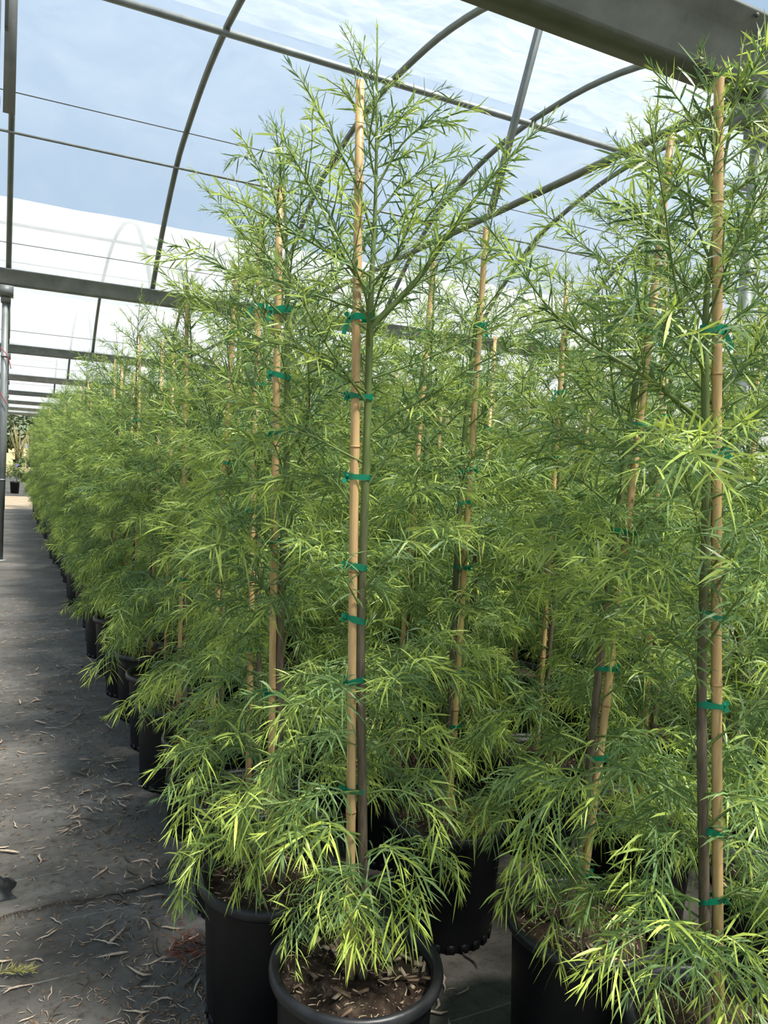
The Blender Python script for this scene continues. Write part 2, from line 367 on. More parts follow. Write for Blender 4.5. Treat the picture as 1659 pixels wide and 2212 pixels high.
def column(x, k, label, group='steel columns in a line along the aisle'):
    y = YG + SPAN * k
    c = empty('steel_column', (x, y, 0)); tag(c, label, 'column', group)
    b = MB(); b.tube([(0, 0, 0), (0, 0, ZG - .2)], .045, 14); obj('post', b.mesh('post', False), 'galv', c)
    b = MB(); b.tube([(0, 0, 1.15), (0, 0, 1.18)], .049, 14); b.tube([(0, 0, 2.9), (0, 0, 2.93)], .049, 14); obj('collar', b.mesh('collar'), 'galv', c)
    b = MB(); b.box((0, 0, ZG - .13), (.20, .22, .14)); b.box((0, 0, ZG - .24), (.12, .12, .10)); obj('cap_bracket', b.mesh('cap'), 'galv', c)
    b = MB(); b.box((.062, 0, ZG - .5), (.012, .05, .55)); obj('strap', b.mesh('strap'), 'galv', c)
    b = MB(); b.box((0, 0, .01), (.18, .18, .02)); obj('base_plate', b.mesh('base'), 'galv', c)
    return c
column(-0.095, 0, 'near steel column cut by the left edge of the view')
for k in range(1, 8):
    column(-0.06, k, ['', 'steel column at the left edge, nearest of those down the aisle with red wire', 'second steel column down the aisle', 'third steel column down the aisle', 'fourth steel column down the aisle', 'fifth steel column down the aisle', 'sixth steel column down the aisle', 'last steel column down the aisle'][k])
column(3.86, 0, 'thick grey steel column behind the rightmost tree')
for x, k in ((3.86, 1), (7.72, 1), (7.72, 0), (11.58, 1), (3.86, 2), (7.72, 2)):
    column(x, k, 'steel column standing deep among the trees', 'steel columns among the trees')

HN = 0
for k in range(-1, 4):                        # roof hoops of house k (between gutter k and k+1)
    xsn = {-1: [0, 1.93, 3.86], 0: [0.0, 1.93, 3.86, 5.79, 7.72, 9.65, 11.58], 1: [0.0, 1.93, 3.86, 5.79, 7.72], 2: [0.0, 1.93, 3.86, 5.79], 3: [0.0, 1.93, 3.86]}[k]
    for i, x in enumerate(xsn):
        P = [(x - (.03 if x == 0 else 0), y + SPAN * k, z) for y, z in HP]
        o = obj('roof_hoop', MB().tube(P, .036, 10).mesh('roof_hoop', True), 'pipe')
        if k == 0:
            lab = ['curved steel roof hoop hugging the left edge', 'curved steel roof hoop rising at the upper left', 'curved steel roof hoop arching behind the tallest central tree', 'curved steel roof hoop above the long branch at upper right', 'fifth curved steel roof hoop, dipping behind the right trees', 'curved steel roof hoop at the far right', 'farthest curved steel roof hoop at the right'][i]
            tag(o, lab, 'roof hoop', 'roof hoops of the near house')
        elif k == -1: tag(o, 'steel roof hoop of the bay above the viewer', 'roof hoop', 'roof hoops above the viewer')
        else: tag(o, 'steel roof hoop of a farther house down the aisle', 'roof hoop', 'roof hoops of the farther houses')
for k in range(0, 2):
    for x in (3.86, 7.72):
        y0, y1 = YG + SPAN * k + .1, YG + SPAN * (k + 1) - .1
        o = obj('tie_pipe', MB().tube([(x, y0, ZG + .02), (x, y1, ZG + .02)], .03, 10).mesh('tie_pipe', True), 'pipe')
        tag(o, ('straight steel tie pipe between the gutters, slanting behind the right trees' if x < 5 else 'straight steel tie pipe farther right between the gutters') if k == 0 else ('steel tie pipe in the second house' if x < 5 else 'farther steel tie pipe in the second house'), 'pipe')
o = obj('roof_strut', MB().box((0, 0, 0), (.05, .05, 1.0)).mesh('roof_strut'), 'galv')
a, b = np.array([3.86, 5.99, 3.99]), np.array([3.86, 5.40, 5.40])
o.matrix_world = Matrix.Translation((a + b) / 2) @ Vector(b - a).to_track_quat('Z', 'X').to_matrix().to_4x4() @ Matrix.Diagonal((1, 1, np.linalg.norm(b - a), 1))
tag(o, 'slanted square steel strut joining the tie pipe to the roof', 'strut')
for k in range(0, 4):
    y = YG + SPAN * k
    def purlin(nm, dy, dz, r, mt, label, cat, box=None):
        yy = 8.15 if False else dy
        z = hoop_z(dy) + dz
        bb = MB()
        if box: bb.box(((GX0 + GX1) / 2, dy + SPAN * k, z), (GX1 - GX0, box, box * .9))
        else: bb.tube([(GX0, dy + SPAN * k, z), (GX1, dy + SPAN * k, z)], r, 8)
        o = obj(nm, bb.mesh(nm), mt); tag(o, label if k == 0 else label + ' in a farther house', cat, None if k == 0 else 'roof members of farther houses')
    purlin('roof_purlin', 8.15, -.055, .02, 'galv', 'heavy grey steel purlin crossing the top of the roof', 'purlin', box=.062)
    purlin('roof_purlin', 10.61, -.045, .017, 'galv', 'thin shiny steel purlin crossing the left roof slope', 'purlin')
    purlin('roof_wire', 10.01, -.045, .007, 'galv_dark', 'thin wire stretched along the roof above the shiny purlin', 'wire')
    purlin('roof_wire', 11.93, -.05, .005, 'galv_dark', 'thin wire stretched low along the roof above the gutter', 'wire')

# roof film, house by house
def roof_film(k):
    nxs = 150 if k in (0, -1) else 60 if k < 4 else 16
    X = np.linspace(GX0, GX1, nxs); P = catmull(prof, 30)
    c = np.array([7.74, 3.4]); vs = []
    for y, z in P:
        n = nrm(np.array([y, z]) - c)
        for x in X:
            ph = (x % 1.93) / 1.93
            d = .055 - .02 * math.sin(math.pi * ph) + .010 * math.sin(x * 7.3 + y * 2.1) * math.sin(y * 1.7)
            vs.append((x, y + n[0] * d + SPAN * k, z + n[1] * d))
    fs = [(j * nxs + i, j * nxs + i + 1, (j + 1) * nxs + i + 1, (j + 1) * nxs + i) for j in range(len(P) - 1) for i in range(nxs - 1)]
    struct(obj('ceiling', MB().add(vs, fs).mesh('ceiling', True), 'film' if k < 1 else 'film_milky'), ['clear plastic film roof over the bay in view', 'clear plastic film roof of the second house', 'clear plastic film roof of the third house', 'clear plastic film roof of the fourth house', 'clear plastic film roof of the fifth house', 'clear plastic film roof of the sixth house', 'clear plastic film roof of the last house', 'clear plastic film roof over the viewer'][k])
for k in (0, 1, 2, 3, 4, 5, 6, -1): roof_film(k)
# loose inner film sagging under the hoops along the near gutter
nxs, nys = 300, 60; vs = []
for j in range(nys):
    u = j / (nys - 1)
    for i in range(nxs):
        x = 0.2 + 12.0 * i / (nxs - 1)
        ph = (x % 1.93) / 1.93; mid = math.sin(math.pi * ph)
        ye = 3.36 + (8.05 - 3.36) * u
        base = hoop_z(ye) + .045; chord = 4.22 + (hoop_z(5.7) + .04 - 4.22) * (ye - 3.36) / 2.34
        z = chord if ye < 5.7 else base
        en = math.sin(math.pi * u) ** .6
        z -= mid ** 1.3 * .15 * math.sin(math.pi * min(1, u * 1.02))
        wv = u * 9 - 3.2 * mid
        z += en * mid ** .5 * (.020 * math.sin(wv * 3.1 + .8 * math.sin(x * 3)) + .013 * math.sin(wv * 7.3 + x * 1.7) + .007 * math.sin(wv * 15 + 2 * math.sin(x * 5)))
        vs.append((x, ye, z))
fs = [(j * nxs + i, j * nxs + i + 1, (j + 1) * nxs + i + 1, (j + 1) * nxs + i) for j in range(nys - 1) for i in range(nxs - 1)]
tag(obj('inner_film', MB().add(vs, fs).mesh('inner_film', True), 'film_inner'), 'wrinkled milky plastic film sagging along the overhead gutter', 'plastic film')
# hanging flap at the upper left, wires on the column
b = MB(); b.box((-.035, 6.0, 4.80), (.075, .012, 1.76))
tag(obj('hanging_flap', b.mesh('hanging_flap'), 'flap'), 'grey metal flap hanging beside the left column top', 'flap')
P = catmull([(-.20, 12.2, 3.06), (-.12, 12.2, 3.02), (-.05, 12.2, 2.96), (0.0, 12.2, 2.86), (0.03, 12.2, 2.74)], 14)
tag(obj('cable', MB().tube(P, .006, 6).mesh('cable'), 'wire_red'), 'red and white cable curling over the left column, upper one', 'cable')
P = catmull([(-.22, 12.2, 2.52), (-.12, 12.2, 2.42), (-.04, 12.2, 2.28), (-0.01, 12.2, 2.24)], 10)
tag(obj('cable', MB().tube(P, .006, 6).mesh('cable'), 'wire_red'), 'red cable hanging at the left column, lower one', 'cable')

# ------------------------------------------------------------------ shoots, branches and leaves
UP = np.array([0, 0, 1.0])
LEAF_LOOP = np.array([0, 1, 3, 2, 2, 3, 5, 4, 4, 5, 6]); LEAF_SZ = [4, 4, 3]
class Leaves:
    def __init__(s): s.B = []; s.D = []; s.S = []; s.P = []; s.C = []
    def put(s, base, d, side, length, width, droop, r, young):
        s.B.append(base); s.D.append(d); s.S.append(side); s.P.append((length, width, droop)); s.C.append((r, young))
    def arrays(s):
        n = len(s.B)
        if n == 0: return np.zeros((0, 3)), np.zeros((0, 4))
        B, D, S, P, C = map(np.array, (s.B, s.D, s.S, s.P, s.C))
        l, w, g = P[:, 0:1], P[:, 1:2], P[:, 2:3]
        def pt(t): return B + D * l * t - UP * (l * g * t * t)
        out = np.zeros((n, 7, 3))
        for k, (t, ww) in enumerate(((0.0, .35), (.33, 1.0), (.70, .78))):
            out[:, 2 * k] = pt(t) - S * w * ww * .5; out[:, 2 * k + 1] = pt(t) + S * w * ww * .5
        out[:, 6] = pt(1.0)
        lc = np.ones((n, 7, 4)); lc[:, :, 0] = C[:, 0:1]; lc[:, :, 1] = C[:, 1:2]
        return out.reshape(-1, 3), lc.reshape(-1, 4)
def leaves_mesh(name, V, lc):
    n = len(V) // 7
    loops = (LEAF_LOOP[None, :] + 7 * np.arange(n)[:, None]).ravel()
    me = raw_mesh(name, V, loops, np.tile(LEAF_SZ, n), lc)
    me.materials.append(MATS['leaf']); return me

def shoot(LV, WD, pts, r0, r1, leaf, gap, flat=0.6, ang=(62, 22), droop=0.15, young=0.0, t0=0.1, sides=4, tone=0.5, lwid=.066):
    """one axis with its leaves; pts are about 1 cm apart"""
    n = len(pts)
    T = np.gradient(pts, axis=0); T /= (np.linalg.norm(T, axis=1)[:, None] + 1e-12)
    m_ = max(2, min(n, int(n / 3) + 2)); idx = np.linspace(0, n - 1, m_).astype(int)
    WD.tube(pts[idx], list(np.linspace(r0, r1, m_)), sides, cap=False)
    length = np.linalg.norm(np.diff(pts, axis=0), axis=1).sum()
    k = max(3, int(length * (1 - t0) / gap)); phi = random.random() * 6.28
    for j in range(k):
        t = t0 + (1 - t0) * (j + random.random() * .7) / k
        f = t * (n - 1); i = min(int(f), n - 2); s = f - i
        p = pts[i] * (1 - s) + pts[i + 1] * s; tt = T[i]
        S = nrm(np.cross(tt, UP)) if abs(tt[2]) < .97 else np.array([1.0, 0, 0]); U = np.cross(S, tt)
        phi += 2.39996 + rnd(-.25, .25)
        v = nrm(math.cos(phi) * S + math.sin(phi) * U * flat)
        end = max(0.0, (t - .72) / .28)
        al = math.radians(ang[0] + (ang[1] - ang[0]) * end ** 1.2 + rnd(-14, 14))
        d = nrm(math.cos(al) * tt + math.sin(al) * v)
        ln = leaf * rnd(.72, 1.15) * (1 - .5 * end ** 1.5) * (0.75 + 0.25 * min(1, t / .25))
        side = nrm(np.cross(d, tt) + RNG.normal(0, .35, 3))
        yg = young * max(0.0, min(1.0, (t - (1 - .055 / max(length, .06) * 1.6)) * 3.0 + .45)) if young else 0.0
        LV.put(p, d, side, ln, ln * lwid * rnd(.8, 1.15) + .0008, droop * rnd(.3, 1.7), min(1, max(0, tone + rnd(-.42, .42))), max(0.0, min(1, yg * rnd(.7, 1.1))))
    if True:                                     # terminal tuft
        tt = T[-1]
        for j in range(5):
            d = nrm(tt + RNG.normal(0, .28, 3)); LV.put(pts[-1], d, nrm(np.cross(d, UP + RNG.normal(0, .3, 3))), leaf * rnd(.35, .65), leaf * .026 + .0006, 0.0, tone, young * rnd(.7, 1.0))

def resample(P, step=0.011):
    P = np.asarray(P, float)
    C = catmull(P, max(12, 8 * len(P))); s = np.concatenate(([0], np.cumsum(np.linalg.norm(np.diff(C, axis=0), axis=1))))
    n = max(5, int(s[-1] / step)); u = np.linspace(0, s[-1], n)
    return np.stack([np.interp(u, s, C[:, k]) for k in range(3)], 1)

def branch(P, leaf=.065, gap=.010, nsub=5, sublen=.14, droop=.2, young=.6, flat=.6, subang=42, r0=.0035, subdroop=0.0, ang=(60, 20), tone=.5, substart=.22, subleaf=.85, lwid=.067):
    """returns (wood MB, leaf arrays) for a main axis along P with side shoots"""
    LV, WD = Leaves(), MB()
    pts = resample(P); n = len(pts)
    shoot(LV, WD, pts, r0, .0011, leaf, gap, flat, ang, droop, young if random.random() < .8 else 0.0, t0=.12, sides=5, tone=tone, lwid=lwid)
    sgn = 1 if random.random() < .5 else -1
    for j in range(nsub):
        t = substart + (.9 - substart) * (j + rnd(.1, .8)) / nsub
        i = min(int(t * (n - 1)), n - 3); tt = nrm(pts[i + 2] - pts[i]); sgn = -sgn
        S = nrm(np.cross(tt, UP)) if abs(tt[2]) < .97 else np.array([1.0, 0, 0]); U = np.cross(S, tt)
        th = rnd(-.7, .9); v = nrm(sgn * S * math.cos(th) + U * math.sin(th)); a = math.radians(subang + rnd(-12, 12))
        d = nrm(math.cos(a) * tt + math.sin(a) * v); ll = sublen * rnd(.55, 1.25) * (1.15 - .65 * t)
        e = pts[i] + d * ll; mid = pts[i] + d * ll * .5 + UP * ll * (.06 + .1 * subdroop); e = e - UP * ll * subdroop * rnd(.5, 1.2) + tt * ll * .12
        shoot(LV, WD, resample([pts[i], mid, e]), .0017, .0008, leaf * subleaf, gap * .9, flat, ang, droop, young if random.random() < .75 else 0.0, t0=.05, sides=3, tone=tone, lwid=lwid)
    return WD, LV.arrays()

# branch library: base at origin, growing along +X
LIB = {'low': [], 'mid': [], 'upper': [], 'top': []}
def lib_branch(cls):
    if cls == 'low':
        l = rnd(.30, .44); z1 = rnd(.02, .10); z2 = rnd(-.16, .0)
        return branch([(0, 0, 0), (l * .4, rnd(-.03, .03), z1), (l * .75, rnd(-.06, .06), z1 * .6 + z2 * .3), (l, rnd(-.08, .08), z2)], leaf=rnd(.082, .100), gap=.0080, nsub=7, sublen=.17, droop=.42, young=.8, flat=.45, subdroop=.35, ang=(64, 26), tone=.55)
    if cls == 'mid':
        l = rnd(.27, .40); z1 = rnd(.08, .16); z2 = rnd(.06, .22)
        return branch([(0, 0, 0), (l * .4, rnd(-.03, .03), z1), (l * .75, rnd(-.05, .05), z1 + (z2 - z1) * .7), (l, rnd(-.08, .08), z2)], leaf=rnd(.076, .094), gap=.0080, nsub=7, sublen=.16, droop=.34, young=.65, flat=.55, subdroop=.2, tone=.45)
    if cls == 'upper':
        l = rnd(.26, .40); sl = rnd(.6, 1.05)
        return branch([(0, 0, 0), (l * .4, rnd(-.02, .02), l * .36 * sl), (l * .75, rnd(-.04, .04), l * .70 * sl), (l, rnd(-.06, .06), l * .92 * sl)], leaf=rnd(.056, .072), gap=.0082, nsub=6, sublen=.15, droop=.12, young=.6, flat=.8, subdroop=.05, ang=(55, 20), tone=.26, lwid=.078)
    l = rnd(.10, .20); sl = rnd(.7, 1.2)
    return branch([(0, 0, 0), (l * .4, rnd(-.01, .01), l * .36 * sl), (l * .75, rnd(-.02, .02), l * .72 * sl), (l, rnd(-.03, .03), l * 1.0 * sl)], leaf=rnd(.044, .056), gap=.0085, nsub=3, sublen=.08, droop=.08, young=.75, flat=.9, ang=(50, 18), tone=.34, lwid=.075)
for cls, cnt in (('low', 18), ('mid', 18), ('upper', 16), ('top', 10)):
    for _ in range(cnt):
        WD, (V, lc) = lib_branch(cls)
        wm = WD.mesh('branch_' + cls); wm.materials.append(MATS['twig'])
        LIB[cls].append(dict(wv=np.array(WD.v), wf=WD.f, V=V, lc=lc, wood=wm, leaf=leaves_mesh('leaves_' + cls, V, lc)))

def tree_plan(H, seed, z0=.55, dens=1.0, reach=1.0):
    """list of (class, index, height, azimuth, tilt, scale)"""
    r = random.Random(seed); out = []; z = z0; az = r.random() * 6.28
    while z < H - .10:
        cls = 'low' if z < 1.0 else 'mid' if z < 1.62 else 'upper' if z < H - .40 else 'top'
        out.append((cls, r.randrange(len(LIB[cls])), z, az, r.uniform(-.22, .22), r.uniform(.8, 1.15) * (reach if cls != 'top' else max(.45, min(1, (H + .05 - z) / .36))) * (min(1, (H - .05 - z) / .62) if cls == 'upper' else 1)))
        az += 2.39996 + r.uniform(-.5, .5); z += r.uniform(.7, 1.3) * (.032 if cls == 'low' else .031 if cls == 'mid' else .034 if cls == 'upper' else .027) / dens
    return out
def plan_matrix(p, origin):
    cls, i, z, az, tilt, s = p
    return Matrix.Translation(origin) @ Matrix.Rotation(az, 4, 'Z') @ Matrix.Rotation(tilt, 4, 'Y') @ Matrix.Scale(s, 4)

# shared meshes: pot, rim, soil, stake
POT_H, POT_R = .43, .20
def pot_mesh():
    b = MB()
    b.lathe([(0.0, .0), (.168, .0), (.176, .004), (.179, .03), (.182, .05), (.196, .33), (.199, .37), (.199, .40), (.199, .415), (.192, .415), (.190, .36)], 44)
    for k in range(22):                       # moulded feet and notches around the base
        a = 2 * math.pi * k / 22; c, s = math.cos(a), math.sin(a)
        b.box((.1775 * c, .1775 * s, .016), (.008, .030, .032), np.array([[c, -s, 0], [s, c, 0], [0, 0, 1]]))
    return b.mesh('pot', True)
POT = pot_mesh(); POT.materials.append(MATS['pot_black'])
RIM = MB().lathe([(.189, .37), (.191, .40), (.197, .422), (.205, .431), (.214, .431), (.220, .425), (.222, .414), (.220, .403), (.212, .395), (.199, .393), (.197, .376), (.1975, .365)], 48).mesh('rim', True); RIM.materials.append(MATS['pot_rim'])
def soil_mesh(seed):
    r = random.Random(seed); nr, na = 26, 70; vs = [(0, 0, .392)]; fs = []
    ph = [r.random() * 6.28 for _ in range(4)]
    for i in range(1, nr + 1):
        for k in range(na):
            a = 2 * math.pi * k / na; q = .191 * i / nr; x, y = q * math.cos(a), q * math.sin(a)
            z = .385 + .012 * math.sin(22 * x + ph[0]) * math.sin(19 * y + ph[1]) + .006 * math.sin(60 * x + ph[2]) * math.sin(55 * y + ph[3]) + .01 * (1 - i / nr) + r.uniform(-.0045, .0045)
            vs.append((x, y, z))
    for k in range(na): fs.append((0, 1 + k, 1 + (k + 1) % na))
    for i in range(nr - 1):
        for k in range(na):
            a, b_ = 1 + i * na + k, 1 + i * na + (k + 1) % na; fs.append((a, a + na, b_ + na, b_))
    me = MB().add(vs, fs).mesh('soil', True); me.materials.append(MATS['soil']); return me
SOIL = [soil_mesh(k) for k in range(4)]
def chip_mesh(seed, m='chip'):
    r = random.Random(seed); b = MB(); l, w, h = r.uniform(.015, .04), r.uniform(.004, .011), r.uniform(.002, .006)
    vs = [(x * l * (1 if y < 0 else r.uniform(.6, 1)), y * w * r.uniform(.6, 1), z * h) for x in (-.5, .5) for y in (-.5, .5) for z in (-.5, .5)]
    me = b.add(vs, [(0, 1, 3, 2), (4, 6, 7, 5), (0, 4, 5, 1), (2, 3, 7, 6), (0, 2, 6, 4), (1, 5, 7, 3)]).mesh('chip'); me.materials.append(MATS[m]); return me
CHIPS = [chip_mesh(k, 'chip' if k % 3 else 'chip_dark') for k in range(12)]
def mulch_mesh(seed, n=130):
    r = random.Random(seed); b = MB()
    for _ in range(n):
        q = .185 * math.sqrt(r.random()); a = r.random() * 6.28; y = r.random() * 6.28
        l, w = r.uniform(.004, .024), r.uniform(.0010, .0035); d = np.array([math.cos(y), math.sin(y), r.uniform(-.3, .3)]) * l / 2; s = np.array([-math.sin(y), math.cos(y), 0]) * w / 2
        c = np.array([q * math.cos(a), q * math.sin(a), .397 + r.uniform(0, .012)]); u = UP * .0015
        b.add([c - d - s, c - d + s, c + d + s * .6, c + d - s * .6, c + u * 1.5], [(0, 1, 4), (1, 2, 4), (2, 3, 4), (3, 0, 4)])
    me = b.mesh('mulch'); me.materials.append(MATS['chip'] if seed % 2 else MATS['dry_leaf']); return me
MULCH = [mulch_mesh(k) for k in range(4)]

def stake_parts(parent, base, top, r=.0125, seed=0, joints=True):
    """bamboo cane with nodes, in the tree's own frame"""
    rr = random.Random(seed); base, top = np.array(base), np.array(top); pts, rad, nodes = [], [], []
    L_ = np.linalg.norm(top - base); t = 0.0; nz = [rr.uniform(.1, .3)]
    while nz[-1] < L_ - .12: nz.append(nz[-1] + rr.uniform(.24, .36))
    bow = np.array([rr.uniform(-.008, .008), rr.uniform(-.008, .008), 0])
    def P(s): return base + (top - base) * (s / L_) + bow * math.sin(math.pi * s / L_)
    ss = sorted(set([0, L_] + [q for z in nz for q in (z - .02, z - .004, z + .004, z + .02) if 0 < q < L_]))
    for s in ss:
        isn = any(abs(s - z) < .006 for z in nz)
        pts.append(P(s)); rad.append((r - .0025 * s / L_) * (1.10 if isn else 1.0))
    st = obj('stake', MB().tube(pts, rad, 12).mesh('stake', True), 'bamboo', parent); st['label'] = 'tan bamboo cane'
    if joints:
        b = MB()
        for z in nz:
            if .05 < z < L_ - .02: b.tube([P(z - .003), P(z + .003)], (r - .0025 * z / L_) * 1.16, 12)
        obj('joint_ring', b.mesh('joint_rings'), 'bamboo_node', st)['kind'] = 'stuff'
    return P, L_

def tie_part(parent, pc, pt, seed, tail=0.0, r=.0135, rt=.010, h=.011, side=-1):
    """green tape round cane (centre pc) and stem (centre pt): band, knot and tails"""
    rr = random.Random(seed); pc, pt = np.array(pc, float), np.array(pt, float)
    d = pt - pc; d[2] = 0; ln = np.linalg.norm(d); d = d / (ln + 1e-9); s = np.array([-d[1], d[0], 0])
    loop = [pc + (-d * math.cos(a) + s * math.sin(a)) * (r + .0015) for a in np.linspace(-1.5, 1.5, 9)] + [pc + d * ln + (d * math.cos(a) - s * math.sin(a)) * (rt + .0015) for a in np.linspace(-1.5, 1.5, 9)]
    n = len(loop); vs = []; sk = rr.uniform(-.3, .3)
    for i, p in enumerate(loop):
        hh = h * (1 + .25 * math.sin(i * 1.9 + seed)); off = sk * (p - pc).dot(d)
        vs += [p + UP * (off - hh * .7), p + UP * (off + hh * .7)]
    fs = [(2 * i, 2 * ((i + 1) % n), 2 * ((i + 1) % n) + 1, 2 * i + 1) for i in range(n)]
    b = MB().add(vs, fs); k = pc - d * (r + .004)
    b.box(k, (.008, .008, .010), np.array([[.8, -.5, .3], [.6, .7, -.3], [-.1, .4, .9]]))
    for j, (dx, dz, l) in enumerate(((side * .5, -.6 - tail * 40, .012 + tail), (side * .7, .8, .013))):
        dv = nrm(np.array([dx * R[0][0], dx * R[1][0], dz]) + RNG.normal(0, .15, 3)); w = nrm(np.cross(dv, ray(800, 1000))) * .006
        e = k + dv * l; b.add([k - w * .4, k + w * .4, k + dv * l * .5 + w, k + dv * l * .5 - w, e + w * .9, e - w * .9], [(0, 1, 2, 3), (3, 2, 4, 5)])
    o = obj('tie', b.mesh('tie'), 'tie', parent); o['label'] = 'green plastic tie tape'
    return o

def put_branch(parent, P_or_plan, origin=None, **kw):
    if isinstance(P_or_plan, tuple) and isinstance(P_or_plan[0], str):
        e = LIB[P_or_plan[0]][P_or_plan[1]]
        w = bpy.data.objects.new('branch', e['wood']); COL.objects.link(w); w.parent = parent; w.matrix_local = plan_matrix(P_or_plan, origin)
        l = bpy.data.objects.new('leaves', e['leaf']); COL.objects.link(l); l.parent = w; l['kind'] = 'stuff'
    else:
        WD, (V, lc) = branch(P_or_plan, **kw)
        w = obj('branch', WD.mesh('branch'), 'twig', parent)
        l = obj('leaves', leaves_mesh('leaves', V, lc), None, w); l['kind'] = 'stuff'
    return w

def near_tree(pos, stake_px, leader_px, label, ties=(), trunk_side=(.024, -.011), seed=0, dens=1.0, traced=(), skip=None, base_off=(0, 0), group='staked fern pines in front', reach=1.0, z0=.64, chips=0, clear=None):
    x, y = pos; t = empty('potted_tree', (x, y, 0)); tag(t, label, 'potted tree', group); o = np.array([x, y, 0])
    po = obj('pot', POT, None, t); po['label'] = 'black plastic nursery pot'; po.rotation_euler.z = random.random() * 6
    obj('rim', RIM, None, po)
    s_ = obj('soil', SOIL[seed % 4], None, t); s_.rotation_euler.z = seed * 1.3; s_['label'] = 'dark potting soil'
    mu = obj('mulch', MULCH[seed % 4], None, s_); mu['kind'] = 'stuff'
    for k in range(chips):
        q = random.uniform(.06, .185); a = rnd(-2.2, .6) if k % 4 else rnd(0, 6.28)
        c = bpy.data.objects.new('bark_chip', CHIPS[k % 12]); COL.objects.link(c); c.parent = s_; c.location = (q * math.cos(a), q * math.sin(a), .403 + rnd(0, .008)); c.scale = (rnd(.8, 1.6),) * 3; c.rotation_euler = (rnd(-.5, .5), rnd(-.6, .6), rnd(0, 6.28) - s_.rotation_euler.z)
    top = at_y(*stake_px, y) - o; base = np.array([base_off[0], base_off[1], .36])
    P, L_ = stake_parts(t, base, top, seed=seed)
    lead = at_y(*leader_px, y) - o; ts = np.array([trunk_side[0], trunk_side[1], 0])
    tp = [base + ts * 1.2 + UP * .02] + [P(L_ * q) + ts * (1 + .25 * math.sin(q * 9 + seed)) for q in (.2, .4, .6, .78)]
    tp += [tp[-1] * .6 + lead * .4 + ts * .2, lead]
    TP = resample(tp, .03); H = lead[2]
    rad = [float(np.interp(p_[2] / H, [.15, .5, .74, .85, 1.0], [.0130, .0110, .0085, .0045, .0016])) for p_ in TP]
    tr = obj('trunk', MB().tube(TP, rad, 9).mesh('trunk', True), 'trunk', t)
    def at_h(z): return np.array([np.interp(z, TP[:, 2], TP[:, k]) for k in range(3)])
    LV, WD = Leaves(), MB(); lp = TP[TP[:, 2] > H - .50]; shoot(LV, WD, resample(lp), .0028, .0010, .050, .010, .95, (52, 18), .05, .8, t0=.02, tone=.45)
    l = obj('leaves', leaves_mesh('leader_leaves', *LV.arrays()), None, tr); l['kind'] = 'stuff'
    for p in tree_plan(H, seed * 7 + 3, z0, dens, reach):
        if skip and skip(p): continue
        if clear and clear[0] < p[2] < clear[1] and abs((p[3] + (0 if trunk_side[0] > 0 else .25) - math.atan2(-y, -x) + math.pi) % (2 * math.pi) - math.pi) < clear[2]: continue
        put_branch(t, p, at_h(p[2]))
    for item in traced:                      # pixel path, depth offsets, options
        px, dep, kw = item
        pts = []
        for (ax, ay), dd in zip(px, dep): pts.append(at_y(ax, ay, y + dd) - o)
        pts[0] = at_h(pts[0][2])
        put_branch(t, pts, **kw)
    for k, py in enumerate(ties):
        z = at_y(stake_px[0], py, y)[2]
        s = (z - base[2]) / (top[2] - base[2]) * L_; pc = P(s); ptc = at_h(pc[2])
        tie_part(t, pc, ptc, seed * 10 + k, tail=.03 if k == 0 else rnd(0, .006), side=-1 if (ts[0] > 0) else 1, h=.013 if k == 0 else .010)
    return t
U = dict(leaf=.060, gap=.0085, droop=.10, flat=.85, young=.7, ang=(55, 20), subdroop=.05, tone=.20, lwid=.080)
def up(**k): d = dict(U); d.update(k); return d
Lw = dict(leaf=.090, gap=.0085, droop=.40, flat=.45, young=.95, ang=(62, 26), subdroop=.3, tone=.6, nsub=4, sublen=.13)
def lw(**k): d = dict(Lw); d.update(k); return d
